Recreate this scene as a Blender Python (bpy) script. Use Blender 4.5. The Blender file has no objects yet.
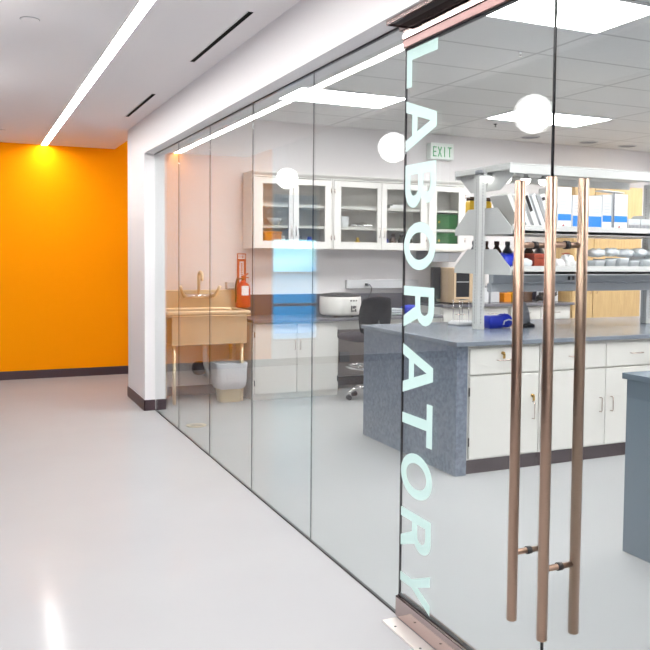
import bpy, bmesh, math, random
from mathutils import Vector, Matrix
random.seed(7)
PI = math.pi
C = bpy.context.scene.collection

# ------------------------------------------------------------------ materials
def new_mat(name):
    m = bpy.data.materials.new(name); m.use_nodes = True
    nt = m.node_tree; nt.nodes.clear()
    out = nt.nodes.new('ShaderNodeOutputMaterial')
    return m, nt, out

def pbr(name, col, rough=.5, metal=0., spec=.5, noise=None, bump=None, coat=0., alpha=None, transmission=0.):
    """noise = (scale, second colour, contrast low, contrast high); bump = (scale, strength)"""
    m, nt, out = new_mat(name)
    b = nt.nodes.new('ShaderNodeBsdfPrincipled')
    b.inputs['Base Color'].default_value = (*col, 1)
    b.inputs['Roughness'].default_value = rough
    b.inputs['Metallic'].default_value = metal
    b.inputs['Specular IOR Level'].default_value = spec
    b.inputs['Coat Weight'].default_value = coat
    b.inputs['Coat Roughness'].default_value = .05
    if transmission: b.inputs['Transmission Weight'].default_value = transmission
    if alpha is not None: b.inputs['Alpha'].default_value = alpha
    tc = nt.nodes.new('ShaderNodeTexCoord')
    geo = nt.nodes.new('ShaderNodeNewGeometry')
    if noise:
        n = nt.nodes.new('ShaderNodeTexNoise'); n.inputs['Scale'].default_value = noise[0]
        n.inputs['Detail'].default_value = 5
        nt.links.new(geo.outputs['Position'], n.inputs['Vector'])
        r = nt.nodes.new('ShaderNodeValToRGB')
        r.color_ramp.elements[0].position = noise[2]; r.color_ramp.elements[1].position = noise[3]
        r.color_ramp.elements[0].color = (*col, 1); r.color_ramp.elements[1].color = (*noise[1], 1)
        nt.links.new(n.outputs['Fac'], r.inputs['Fac'])
        nt.links.new(r.outputs['Color'], b.inputs['Base Color'])
    if bump:
        n2 = nt.nodes.new('ShaderNodeTexNoise'); n2.inputs['Scale'].default_value = bump[0]
        nt.links.new(geo.outputs['Position'], n2.inputs['Vector'])
        bp = nt.nodes.new('ShaderNodeBump'); bp.inputs['Strength'].default_value = bump[1]
        bp.inputs['Distance'].default_value = .01
        nt.links.new(n2.outputs['Fac'], bp.inputs['Height'])
        nt.links.new(bp.outputs['Normal'], b.inputs['Normal'])
    nt.links.new(b.outputs[0], out.inputs[0])
    return m

def emit(name, col, s):
    m, nt, out = new_mat(name)
    e = nt.nodes.new('ShaderNodeEmission')
    e.inputs[0].default_value = (*col, 1); e.inputs[1].default_value = s
    nt.links.new(e.outputs[0], out.inputs[0])
    return m

def glass_mat(name, tint=(.955, .975, .97), ior=1.5, rough=0.):
    """thin clear pane: fresnel mirror on each face, straight-through otherwise"""
    m, nt, out = new_mat(name)
    geo = nt.nodes.new('ShaderNodeNewGeometry')
    mx = nt.nodes.new('ShaderNodeMix'); mx.data_type = 'FLOAT'
    mx.inputs['A'].default_value = ior; mx.inputs['B'].default_value = 1/ior
    nt.links.new(geo.outputs['Backfacing'], mx.inputs['Factor'])
    fr = nt.nodes.new('ShaderNodeFresnel')
    nt.links.new(mx.outputs[0], fr.inputs['IOR'])
    t = nt.nodes.new('ShaderNodeBsdfTransparent'); t.inputs[0].default_value = (*tint, 1)
    g = nt.nodes.new('ShaderNodeBsdfGlossy'); g.inputs['Roughness'].default_value = rough
    ms = nt.nodes.new('ShaderNodeMixShader')
    nt.links.new(fr.outputs[0], ms.inputs[0]); nt.links.new(t.outputs[0], ms.inputs[1]); nt.links.new(g.outputs[0], ms.inputs[2])
    nt.links.new(ms.outputs[0], out.inputs[0])
    return m

def frosted_mat(name, col, through):
    m, nt, out = new_mat(name)
    d = nt.nodes.new('ShaderNodeBsdfDiffuse'); d.inputs[0].default_value = (*col, 1)
    tl = nt.nodes.new('ShaderNodeBsdfTranslucent'); tl.inputs[0].default_value = (*col, 1)
    m1 = nt.nodes.new('ShaderNodeMixShader'); m1.inputs[0].default_value = .5
    t = nt.nodes.new('ShaderNodeBsdfTransparent')
    m2 = nt.nodes.new('ShaderNodeMixShader'); m2.inputs[0].default_value = through
    nt.links.new(d.outputs[0], m1.inputs[1]); nt.links.new(tl.outputs[0], m1.inputs[2])
    nt.links.new(m1.outputs[0], m2.inputs[1]); nt.links.new(t.outputs[0], m2.inputs[2])
    nt.links.new(m2.outputs[0], out.inputs[0])
    return m

def tile_mat(name, col, line, x0, y0, tw, th, lw=.012):
    """suspended ceiling: T-bar grid lines over fissured white tiles"""
    m, nt, out = new_mat(name)
    b = nt.nodes.new('ShaderNodeBsdfPrincipled'); b.inputs['Roughness'].default_value = .9
    geo = nt.nodes.new('ShaderNodeNewGeometry')
    sp = nt.nodes.new('ShaderNodeSeparateXYZ'); nt.links.new(geo.outputs['Position'], sp.inputs[0])
    def M(op, a, bb=None):
        n = nt.nodes.new('ShaderNodeMath'); n.operation = op
        for i, v in enumerate((a, bb)):
            if v is None: continue
            if isinstance(v, (int, float)): n.inputs[i].default_value = v
            else: nt.links.new(v, n.inputs[i])
        return n.outputs[0]
    def line_fac(o, off, w):
        f = M('FRACT', M('DIVIDE', M('ADD', o, 50*w-off), w))
        d = M('MULTIPLY', M('MINIMUM', f, M('SUBTRACT', 1., f)), w)
        return M('LESS_THAN', d, lw)
    fac = M('MAXIMUM', line_fac(sp.outputs[0], x0, tw), line_fac(sp.outputs[1], y0, th))
    n = nt.nodes.new('ShaderNodeTexNoise'); n.inputs['Scale'].default_value = 90
    nt.links.new(geo.outputs['Position'], n.inputs['Vector'])
    mx0 = nt.nodes.new('ShaderNodeMix'); mx0.data_type = 'RGBA'
    mx0.inputs['A'].default_value = (*col, 1); mx0.inputs['B'].default_value = (*[c*.8 for c in col], 1)
    nt.links.new(n.outputs['Fac'], mx0.inputs['Factor'])
    mx = nt.nodes.new('ShaderNodeMix'); mx.data_type = 'RGBA'
    nt.links.new(mx0.outputs['Result'], mx.inputs['A']); mx.inputs['B'].default_value = (*line, 1)
    nt.links.new(fac, mx.inputs['Factor'])
    nt.links.new(mx.outputs['Result'], b.inputs['Base Color'])
    nt.links.new(b.outputs[0], out.inputs[0])
    return m

def wood_mat(name, a, bcol):
    m, nt, out = new_mat(name)
    b = nt.nodes.new('ShaderNodeBsdfPrincipled'); b.inputs['Roughness'].default_value = .4
    geo = nt.nodes.new('ShaderNodeNewGeometry')
    mp = nt.nodes.new('ShaderNodeMapping'); mp.inputs['Scale'].default_value = (14, 14, 1.2)
    nt.links.new(geo.outputs['Position'], mp.inputs[0])
    n = nt.nodes.new('ShaderNodeTexNoise'); n.inputs['Scale'].default_value = 3; n.inputs['Detail'].default_value = 6
    nt.links.new(mp.outputs[0], n.inputs['Vector'])
    r = nt.nodes.new('ShaderNodeValToRGB'); r.color_ramp.elements[0].color = (*a, 1); r.color_ramp.elements[1].color = (*bcol, 1)
    r.color_ramp.elements[0].position = .3; r.color_ramp.elements[1].position = .7
    nt.links.new(n.outputs['Fac'], r.inputs[0]); nt.links.new(r.outputs[0], b.inputs['Base Color'])
    nt.links.new(b.outputs[0], out.inputs[0])
    return m

def floor_mat():
    m, nt, out = new_mat('pale epoxy floor')
    geo = nt.nodes.new('ShaderNodeNewGeometry')
    n = nt.nodes.new('ShaderNodeTexNoise'); n.inputs['Scale'].default_value = 1.3; n.inputs['Detail'].default_value = 4
    nt.links.new(geo.outputs['Position'], n.inputs['Vector'])
    r = nt.nodes.new('ShaderNodeValToRGB')
    r.color_ramp.elements[0].position = .3; r.color_ramp.elements[1].position = .7
    r.color_ramp.elements[0].color = (.385, .385, .395, 1); r.color_ramp.elements[1].color = (.368, .368, .378, 1)
    nt.links.new(n.outputs['Fac'], r.inputs['Fac'])
    d = nt.nodes.new('ShaderNodeBsdfDiffuse'); nt.links.new(r.outputs['Color'], d.inputs['Color'])
    g = nt.nodes.new('ShaderNodeBsdfGlossy'); g.inputs['Roughness'].default_value = .13
    fr = nt.nodes.new('ShaderNodeFresnel'); fr.inputs['IOR'].default_value = 1.25
    k = nt.nodes.new('ShaderNodeMath'); k.operation = 'MULTIPLY'; k.inputs[1].default_value = .5
    nt.links.new(fr.outputs[0], k.inputs[0])
    ms = nt.nodes.new('ShaderNodeMixShader')
    nt.links.new(k.outputs[0], ms.inputs[0]); nt.links.new(d.outputs[0], ms.inputs[1]); nt.links.new(g.outputs[0], ms.inputs[2])
    nt.links.new(ms.outputs[0], out.inputs[0])
    return m

MT = dict(
    slot=pbr('black slot', (.003, .003, .003), .8, spec=.1),
    kneewall=pbr('taupe knee space panel', (.34, .29, .28), .6),
    rail_reflection=pbr('dark brushed clamp strip', (.20, .125, .12), .35, metal=1.),
    passage=emit('passage fill panel diffuser', (1., .97, .96), 5.5),
    lobby=emit('lobby fill panel diffuser', (1., .97, .96), 15),
    floor=floor_mat(),
    orange=pbr('orange wall paint', (.97, .33, .0), .6, spec=.05),
    white=pbr('white wall paint', (.80, .785, .80), .6, spec=.3),
    labwall=pbr('off-white lab wall paint', (.76, .73, .74), .6, spec=.3),
    ceil=pbr('smooth ceiling paint', (.85, .825, .84), .7, spec=.2),
    tile=tile_mat('ceiling tiles', (.76, .755, .75), (.46, .46, .46), 3.70, 4.18, 1.22, .61),
    glass=glass_mat('clear partition glass'),
    cabglass=glass_mat('cabinet door glass', (.93, .935, .93)),
    joint=pbr('black silicone joint', (.012, .01, .014), .4),
    ss=pbr('brushed stainless steel', (.56, .46, .42), .22, metal=1.),
    rail=pbr('polished steel rail', (.50, .40, .38), .10, metal=1.),
    pull=pbr('satin steel pull', (.40, .275, .21), .28, metal=1.),
    sink=pbr('stainless sink sheet', (.78, .66, .48), .38, metal=.8, noise=(3, (.72, .59, .42), .35, .65)),  # warm tint puts the orange wall's reflection into the steel colour
    plate=pbr('bright brushed floor plate', (.82, .77, .74), .4, metal=.6),
    lobbyw=pbr('charcoal lobby wall paint', (.045, .043, .05), .8, spec=.1),
    dimmer=pbr('pale blue window dimming sheet', (.16, .36, .62), .8),
    cyan=pbr('outdoor cyan panel', (.12, .62, .95), .6),
    chrome=pbr('chrome', (.85, .84, .84), .08, metal=1.),
    brass=pbr('brass', (.62, .42, .16), .25, metal=1.),
    base=pbr('dark rubber base', (.052, .03, .038), .45),
    dark=pbr('dark metal', (.02, .018, .02), .4),
    cab=pbr('white enamelled cabinet steel', (.71, .695, .67), .35, spec=.4),
    wcab=pbr('cream white wall cabinet', (.75, .73, .705), .4, spec=.4),
    top=pbr('grey epoxy worktop', (.18, .21, .26), .24, noise=(160, (.22, .245, .29), .4, .6)),
    dtop=pbr('dark grey counter', (.15, .145, .165), .25, noise=(160, (.19, .18, .2), .4, .6)),
    stone=pbr('mottled grey laminate', (.115, .14, .20), .28, noise=(38, (.215, .245, .31), .33, .70), spec=.5),
    plain=pbr('plain grey end panel', (.15, .19, .235), .25, spec=.5),
    backs=pbr('dark grey splashback', (.075, .07, .09), .3),
    rack=pbr('pale grey rack steel', (.66, .66, .655), .4),
    beam=pbr('grey service beam', (.40, .42, .45), .4),
    black=pbr('black fabric', (.006, .006, .009), .9, spec=.1, bump=(400, .3)),
    blackp=pbr('black plastic', (.012, .012, .016), .35),
    seat=pbr('dark plum seat fabric', (.035, .024, .032), .85, bump=(400, .3)),
    wood=wood_mat('maple veneer', (.50, .33, .15), (.62, .43, .21)),
    ovenwood=pbr('beige enamel', (.62, .46, .31), .4),
    led=emit('led diffuser', (1., .965, .94), 42),
    lpanel=emit('troffer diffuser', (1., .985, .975), 20),
    globe=emit('glowing opal globe', (1., .98, .96), 6),
    lamp_reflection=emit('glowing puck lens', (1., .98, .94), 3.2),
    letter=frosted_mat('mint frosted film', (.76, .91, .89), .2),
    red=pbr('red enamel', (.50, .016, .008), .35, coat=.2),
    redp=pbr('red sign face', (.60, .07, .03), .4),
    paper=pbr('white paper', (.83, .83, .84), .6),
    card=pbr('white cardboard', (.78, .79, .82), .55),
    blue=pbr('blue print', (.03, .25, .78), .5),
    dblue=pbr('deep blue plastic', (.012, .035, .52), .3),
    yellow=pbr('yellow plastic', (.80, .48, .01), .35),
    amber=pbr('amber plastic', (.75, .25, .01), .4),
    green=pbr('dark green box', (.008, .13, .018), .4),
    tan=pbr('beige plastic bin', (.52, .43, .28), .45),
    liner=pbr('thin white bin liner', (.62, .62, .65), .35, bump=(40, .6)),
    grey=pbr('grey plastic', (.24, .245, .27), .45),
    lgrey=pbr('light grey plastic', (.58, .58, .60), .4),
    clearp=pbr('cloudy clear plastic', (.82, .86, .90), .2, alpha=.8),
    brown=pbr('brown glass', (.10, .055, .035), .15),
    redbrown=pbr('red brown plastic', (.34, .06, .03), .35),
    signw=pbr('lit exit sign face', (.86, .92, .88), .3),
    signg=pbr('green sign letters', (.05, .45, .16), .4),
    conc=pbr('outdoor paving', (.25, .35, .45), .8),
    hill=pbr('outdoor blue wall', (.10, .28, .55), .8),
)

# ------------------------------------------------------------------ geometry helpers (world coordinates)
class B:
    def __init__(s): s.bm = bmesh.new()
    def box(s, x0, x1, y0, y1, z0, z1):
        v = [s.bm.verts.new((x, y, z)) for z in (z0, z1) for y in (y0, y1) for x in (x0, x1)]
        for f in ((0, 2, 3, 1), (4, 5, 7, 6), (0, 1, 5, 4), (2, 6, 7, 3), (0, 4, 6, 2), (1, 3, 7, 5)):
            s.bm.faces.new([v[i] for i in f])
        return s
    def rbox(s, c, size, rot=(0, 0, 0)):
        from mathutils import Euler
        R = Euler(rot).to_matrix(); c = Vector(c)
        hx, hy, hz = [k/2 for k in size]
        v = [s.bm.verts.new(c + R @ Vector((x, y, z))) for z in (-hz, hz) for y in (-hy, hy) for x in (-hx, hx)]
        for f in ((0, 2, 3, 1), (4, 5, 7, 6), (0, 1, 5, 4), (2, 6, 7, 3), (0, 4, 6, 2), (1, 3, 7, 5)):
            s.bm.faces.new([v[i] for i in f])
        return s
    def tube(s, pts, r, seg=12, caps=True):
        pts = [Vector(p) for p in pts]; rings = []
        n = len(pts)
        rr = r if isinstance(r, (list, tuple)) else [r]*n
        up = None
        for i, p in enumerate(pts):
            t = (pts[min(i+1, n-1)] - pts[max(i-1, 0)]).normalized()
            if up is None:
                a = Vector((0, 0, 1)) if abs(t.z) < .9 else Vector((1, 0, 0))
                up = t.cross(a).normalized()
            else:
                up = (up - t*up.dot(t)).normalized()
            w = t.cross(up)
            rings.append([s.bm.verts.new(p + (up*math.cos(2*PI*k/seg) + w*math.sin(2*PI*k/seg))*rr[i]) for k in range(seg)])
        for a, b in zip(rings, rings[1:]):
            for k in range(seg):
                f = s.bm.faces.new((a[k], a[(k+1) % seg], b[(k+1) % seg], b[k])); f.smooth = True
        if caps:
            s.bm.faces.new(rings[0][::-1]); s.bm.faces.new(rings[-1])
        return s
    def lathe(s, c, prof, seg=28, sx=1., sy=1., close=True):
        """profile of (radius, z) round the vertical axis through c"""
        c = Vector(c); rings = []
        for r, z in prof:
            rings.append([s.bm.verts.new(c + Vector((r*sx*math.cos(2*PI*k/seg), r*sy*math.sin(2*PI*k/seg), z))) for k in range(seg)])
        for a, b in zip(rings, rings[1:]):
            for k in range(seg):
                f = s.bm.faces.new((a[k], a[(k+1) % seg], b[(k+1) % seg], b[k])); f.smooth = True
        if close:
            s.bm.faces.new(rings[0][::-1]); s.bm.faces.new(rings[-1])
        return s
    def prism(s, poly, axis, a, b):
        """polygon of 2-D points extruded along axis from a to b; 'x': (y,z), 'y': (x,z), 'z': (x,y)"""
        def P(p, t):
            return {'x': (t, p[0], p[1]), 'y': (p[0], t, p[1]), 'z': (p[0], p[1], t)}[axis]
        A = [s.bm.verts.new(P(p, a)) for p in poly]; Bv = [s.bm.verts.new(P(p, b)) for p in poly]
        s.bm.faces.new(A); s.bm.faces.new(Bv[::-1])
        n = len(poly)
        for k in range(n): s.bm.faces.new((A[k], A[(k+1) % n], Bv[(k+1) % n], Bv[k]))
        return s
    def blob(s, c, size, seg=16, amp=.0, seed=0, e=1., flat=None):
        """superellipsoid with optional crumpling; e<1 is boxier"""
        rnd = random.Random(seed); c = Vector(c)
        f = lambda v: math.copysign(abs(v)**e, v)
        rings = []
        ph = [rnd.uniform(0, 6) for _ in range(6)]
        for i in range(1, seg):
            a = -PI/2 + PI*i/seg; ring = []
            for k in range(2*seg):
                b = 2*PI*k/(2*seg)
                d = 1 + amp*(math.sin(5*b+ph[0]+3*a)+.7*math.sin(9*b+ph[1]-5*a)+.6*math.sin(7*a+ph[2]+2*b))
                p = Vector((f(math.cos(a))*f(math.cos(b))*size[0]*d, f(math.cos(a))*f(math.sin(b))*size[1]*d, f(math.sin(a))*size[2]*d))
                if flat is not None: p.z = max(p.z, -size[2]*flat)
                ring.append(s.bm.verts.new(c+p))
            rings.append(ring)
        for a, b in zip(rings, rings[1:]):
            m = len(a)
            for k in range(m):
                q = s.bm.faces.new((a[k], a[(k+1) % m], b[(k+1) % m], b[k])); q.smooth = True
        s.bm.faces.new(rings[0][::-1]); s.bm.faces.new(rings[-1])
        return s
    def ring(s, c, R, r, seg=32, sm=8, axis='z'):
        c = Vector(c); rings = []
        for i in range(seg):
            a = 2*PI*i/seg; rr = []
            for k in range(sm):
                b = 2*PI*k/sm
                p = Vector(((R+r*math.cos(b))*math.cos(a), (R+r*math.cos(b))*math.sin(a), r*math.sin(b)))
                if axis == 'x': p = Vector((p.z, p.x, p.y))
                rr.append(s.bm.verts.new(c+p))
            rings.append(rr)
        for i in range(seg):
            a, b = rings[i], rings[(i+1) % seg]
            for k in range(sm):
                q = s.bm.faces.new((a[k], a[(k+1) % sm], b[(k+1) % sm], b[k])); q.smooth = True
        return s

ORG = {}
def add(name, b, mat, parent=None, org=None, bevel=0.):
    """link the collected shapes as ONE mesh object; vertices are given in world coordinates"""
    bm = b.bm
    bmesh.ops.recalc_face_normals(bm, faces=bm.faces)
    if parent is not None: o0 = ORG[parent.name]
    elif org is not None: o0 = Vector(org)
    else:
        xs = [v.co for v in bm.verts]
        mn = [min(v[i] for v in xs) for i in range(3)]; mxx = [max(v[i] for v in xs) for i in range(3)]
        o0 = Vector(((mn[0]+mxx[0])/2, (mn[1]+mxx[1])/2, mn[2]))
    bmesh.ops.translate(bm, verts=bm.verts, vec=-o0)
    me = bpy.data.meshes.new(name); bm.to_mesh(me); bm.free()
    me.materials.append(mat if not isinstance(mat, str) else MT[mat])
    o = bpy.data.objects.new(name, me); C.objects.link(o)
    if parent is not None: o.parent = parent
    else: o.location = o0
    ORG[o.name] = o0
    if bevel:
        md = o.modifiers.new('bevel', 'BEVEL'); md.width = bevel; md.segments = 2; md.limit_method = 'ANGLE'; md.angle_limit = math.radians(40)
    return o

def tag(o, label, cat, group=None, kind=None):
    if label: o['label'] = label
    if cat: o['category'] = cat
    if group: o['group'] = group
    if kind: o['kind'] = kind
    return o

def thing(name, label, cat, loc, group=None):
    o = bpy.data.objects.new(name, None); o.empty_display_size = .05; C.objects.link(o)
    o.location = loc; ORG[o.name] = Vector(loc)
    return tag(o, label, cat, group)

def struct(name, b, mat, parent=None, label=None, bevel=0.):
    o = add(name, b, mat, parent, org=(0, 0, 0) if parent is None else None, bevel=bevel)
    if parent is None: o['kind'] = 'structure'
    if label: o['label'] = label
    return o

def single(name, b, mat, label, cat, group=None, bevel=0.):
    return tag(add(name, b, mat, bevel=bevel), label, cat, group)

def dup(root, off, label, group=None):
    r = root.copy(); C.objects.link(r); r.location = root.location + Vector(off); r['label'] = label
    if group: r['group'] = group
    def rec(src, dst):
        for ch in list(src.children):
            c = ch.copy(); C.objects.link(c); c.parent = dst; rec(ch, c)
    rec(root, r)
    return r

# ------------------------------------------------------------------ the room
GX = 1.612
CZ = 2.76      # corridor ceiling
LZ = 2.95      # lab ceiling
ORY = 10.28
HZ = 3.45      # taller lobby left of the corridor
struct('floor', B().box(-3.4, 8.8, -3.6, 10.5, -.1, 0), 'floor')
struct('wall_far', B().box(-.45, 4.6, ORY, ORY+.15, 0, HZ), 'orange')
# lobby end wall with a tall window
wl = B()
wl.box(-3.2, -1.14, ORY, ORY+.15, 0, HZ).box(-1.14, -.45, ORY, ORY+.15, 0, .33).box(-1.14, -.45, ORY, ORY+.15, 2.33, HZ)
struct('wall_lobby_end', wl, 'white')
win = struct('window_6', B().box(-1.14, -1.11, ORY+.02, ORY+.07, .33, 2.33).box(-.48, -.45, ORY+.02, ORY+.07, .33, 2.33)
    .box(-1.11, -.48, ORY+.02, ORY+.07, .33, .36).box(-1.11, -.48, ORY+.02, ORY+.07, 2.30, 2.33)
    .box(-1.11, -.48, ORY+.02, ORY+.07, 1.24, 1.265).box(-1.11, -.48, ORY+.02, ORY+.07, .80, .84), 'lgrey')
struct('pane', B().box(-1.11, -.48, ORY+.04, ORY+.046, .36, 2.30), 'glass', win)
add('dimmer', B().box(-1.105, -.485, ORY+.028, ORY+.034, 1.70, 2.30), 'dimmer', win)  # added sheet that dims the upper window as mirrored in the glass
struct('wall_left', B().box(-3.4, -3.2, -3.6, 10.5, 0, HZ), 'lobbyw')
struct('wall_behind', B().box(-3.2, 8.8, -3.6, -3.4, 0, HZ), 'white')
struct('wall_right', B().box(8.6, 8.8, -3.4, 8.5, 0, HZ), 'labwall')
struct('ceiling', B().box(-.1, 1.64, -3.4, ORY, CZ, CZ+.12), 'ceil')
struct('ceiling.001', B().box(-.1, 4.6, 8.67, ORY, HZ, HZ+.1), 'ceil')
struct('ceiling.003', B().box(-3.2, -.1, -3.4, ORY, HZ, HZ+.1), 'grey')
struct('wall_fascia_left', B().box(-.1, -.06, -3.4, ORY, CZ+.12, HZ), 'white')
struct('ceiling.002', B().box(1.71, 8.6, -3.4, 8.5, LZ, LZ+.08), 'tile')
# bulkhead over the glass and the column it dies into
struct('wall_bulkhead', B().box(1.512, 1.71, -3.4, 7.79, 2.434, HZ), 'white')
struct('wall_column', B().box(1.512, 1.71, 7.79, 8.67, 0, HZ), 'white')
struct('wall_lab_back', B().box(1.71, 8.8, 8.5, 8.67, 0, HZ), 'labwall')
struct('wall_passage_end', B().box(4.6, 4.75, 8.67, 10.43, 0, HZ), 'white')
# cove bases
struct('baseboard_far', B().box(-.45, 4.6, ORY-.012, ORY, 0, .10), 'base')
struct('baseboard_lobby_end', B().box(-3.2, -.45, ORY-.012, ORY, 0, .10), 'base')
struct('baseboard_column', B().box(1.502, 1.512, 7.78, 8.68, 0, .102).box(1.502, 1.606, 7.78, 7.79, 0, .102).box(1.618, 1.71, 7.78, 7.79, 0, .102), 'base')
struct('baseboard_lab_back', B().box(1.71, 8.6, 8.49, 8.5, 0, .10), 'base')
# linear slot of a small wall reveal at the ceiling is omitted; door header track recess in the bulkhead soffit
struct('trim_1', B().box(1.535, 1.585, -1.0, 2.93, 2.424, 2.4345), 'dark')
struct('trim_2', B().box(1.525, 1.535, -1.0, 2.935, 2.416, 2.4345).box(1.585, 1.604, -1.0, 2.935, 2.400, 2.4345).box(1.535, 1.585, 2.93, 2.935, 2.416, 2.4345), 'rail')

# ------------------------------------------------------------------ glass partition
YJ = [7.79, 6.835, 5.86, 4.872, 3.89, 2.922]
g0, g1 = GX-.005, GX+.005
for i in range(5):
    w = struct('window_%d' % (i+1), B().box(g0, g1, YJ[i+1]+.0015, YJ[i]-.0015, .006, 2.425), 'glass')
    struct('trim_%d' % (i+3), B().box(GX-.003, GX+.003, YJ[i+1]-.0015, YJ[i+1]+.0015, .012, 2.425), 'joint')
struct('trim_8', B().box(GX-.006, GX+.006, 2.925, 7.79, 0, .008), 'joint')
struct('trim_9', B().box(GX-.007, GX+.007, 2.925, 7.79, 2.4255, 2.434), 'joint')

GLY = {   # glyphs in cap-height units, drawn as (outer, [inner loops]); x = reading direction
 'L': ([(0,0),(0,1),(.21,1),(.21,.18),(.72,.18),(.72,0)], []),
 'A': ([(0,0),(.36,1),(.62,1),(.98,0),(.76,0),(.69,.21),(.29,.21),(.22,0)], [[(.35,.38),(.63,.38),(.49,.80)]]),
 'T': ([(.32,0),(.32,.82),(0,.82),(0,1),(.85,1),(.85,.82),(.53,.82),(.53,0)], []),
 'Y': ([(.35,0),(.35,.40),(0,1),(.24,1),(.455,.60),(.67,1),(.91,1),(.56,.40),(.56,0)], []),
}
def arc(cx, cy, rx, ry, a0, a1, n=12):
    return [(cx+rx*math.cos(math.radians(a0+(a1-a0)*k/n)), cy+ry*math.sin(math.radians(a0+(a1-a0)*k/n))) for k in range(n+1)]
GLY['O'] = (arc(.52,.5,.52,.52,0,360,40)[:-1], [arc(.52,.5,.30,.34,0,360,40)[:-1]])
GLY['B'] = ([(0,0),(0,1)] + arc(.46,.745,.32,.255,90,-60) + arc(.49,.28,.36,.28,60,-90),
            [[(.2,.60),(.2,.83)] + arc(.44,.715,.13,.115,90,-90,8), [(.2,.17),(.2,.44)] + arc(.46,.305,.16,.135,90,-90,8)])
GLY['R'] = ([(0,0),(0,1)] + arc(.50,.715,.34,.285,90,-55) + [(.92,0),(.67,0),(.44,.39),(.21,.39),(.21,0)],
            [[(.21,.56),(.21,.83)] + arc(.46,.695,.16,.135,90,-90,8)])
def letter_mesh(ch, zt, w, ybase, ytop, x):
    """rotated a quarter turn clockwise: cap tops towards -Y, reading direction down"""
    outer, inner = GLY[ch]
    mxx = max(p[0] for p in outer)
    cu = bpy.data.curves.new('g', 'CURVE'); cu.dimensions = '2D'; cu.fill_mode = 'BOTH'; cu.extrude = .0003
    for loop in [outer]+inner:
        sp = cu.splines.new('POLY'); sp.points.add(len(loop)-1); sp.use_cyclic_u = True
        for q, p in zip(sp.points, loop): q.co = (p[0], p[1], 0, 1)
    ob = bpy.data.objects.new('g', cu); C.objects.link(ob)
    dg = bpy.context.evaluated_depsgraph_get()
    me = bpy.data.meshes.new_from_object(ob.evaluated_get(dg))
    bm = bmesh.new(); bm.from_mesh(me)
    for v in bm.verts:
        u, h, t = v.co
        v.co = (x+t, ybase+(ytop-ybase)*h, zt-w*u/mxx)
    bpy.data.objects.remove(ob); bpy.data.curves.remove(cu); bpy.data.meshes.remove(me)
    b = B(); b.bm = bm
    return b

def glass_door(n, y0, y1, pull_y):
    d = bpy.data.objects.new('door_%d' % n, None); C.objects.link(d); d.location = (GX, y1, 0); ORG[d.name] = Vector((GX, y1, 0))
    d['kind'] = 'structure'
    add('pane', B().box(g0, g1, y0+.003, y1-.004, .10, 2.325), 'glass', d)
    add('top_rail', B().box(GX-.022, GX+.022, y0+.002, y1-.002, 2.362, 2.424), 'rail', d, bevel=.003)
    add('reflection_strip', B().box(GX-.020, GX+.020, y0+.002, y1-.002, 2.327, 2.361), 'rail_reflection', d, bevel=.003)  # darker metal paints in the brown reflection on the rail's lower part
    add('bottom_rail', B().box(GX-.022, GX+.022, y0+.002, y1-.002, .008, .095), 'rail', d, bevel=.004)
    add('gasket', B().box(GX-.009, GX+.009, y0+.002, y1-.002, 2.3235, 2.3275).box(GX-.009, GX+.009, y0+.002, y1-.002, .0945, .0985), 'joint', d)
    add('edge_seal', B().box(GX-.004, GX+.004, y1-.004, y1-.001, .10, 2.325), 'joint', d)
    p = B()
    for z in (.565, 1.536):
        p.tube([(GX-.06, pull_y, z), (GX+.06, pull_y, z)], .009, 16)
    h = add('pull_handle', p, 'pull', d)
    for s in (-1, 1):
        bar = B().tube([(GX+s*.06, pull_y, .348), (GX+s*.06, pull_y, .350), (GX+s*.06, pull_y, 1.733), (GX+s*.06, pull_y, 1.735)], [.0140, .0162, .0162, .0140], 28)
        add('bar', bar, 'pull', h)
    for z in (.565, 1.536):
        add('clamp_ring', B().tube([(GX-.008, pull_y, z), (GX+.008, pull_y, z)], .0125, 20), 'joint', h)
    return d
d1 = glass_door(1, 2.001, 2.919, 2.075)
d2 = glass_door(2, 1.083, 1.999, 1.925)
struct('trim_10', B().box(GX-.003, GX+.003, 1.999, 2.001, .1, 2.325), 'joint')
struct('window_7', B().box(g0, g1, -3.4, 1.080, .012, 2.425), 'glass')
WORD = [('L', 2.318, .150), ('A', 2.118, .203), ('B', 1.862, .172), ('O', 1.632, .188), ('R', 1.378, .166),
        ('A', 1.144, .200), ('T', .926, .170), ('O', .712, .180), ('R', .470, .160), ('Y', .258, .155)]
for ch, zt, w in WORD:
    add('letter', letter_mesh(ch, zt, w, 2.905, 2.668, g0-.0012), 'letter', d1)
# floor plate below the doors
tp = B().box(1.524, 1.590, .95, 2.905, 0, .006)
sill = struct('trim_11', tp, 'plate')
b = B()
for k in range(9):
    b.lathe((1.545, 2.83-k*.2, .006), [(.005, 0), (.005, .0008), (.001, .001)], 10)
add('screw', b, 'dark', sill)
bo = B().lathe((1.556, 2.47, .006), [(.006, 0), (.006, .02), (.003, .024)], 12)
add('floor_bolt', bo, 'joint', sill)

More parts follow.
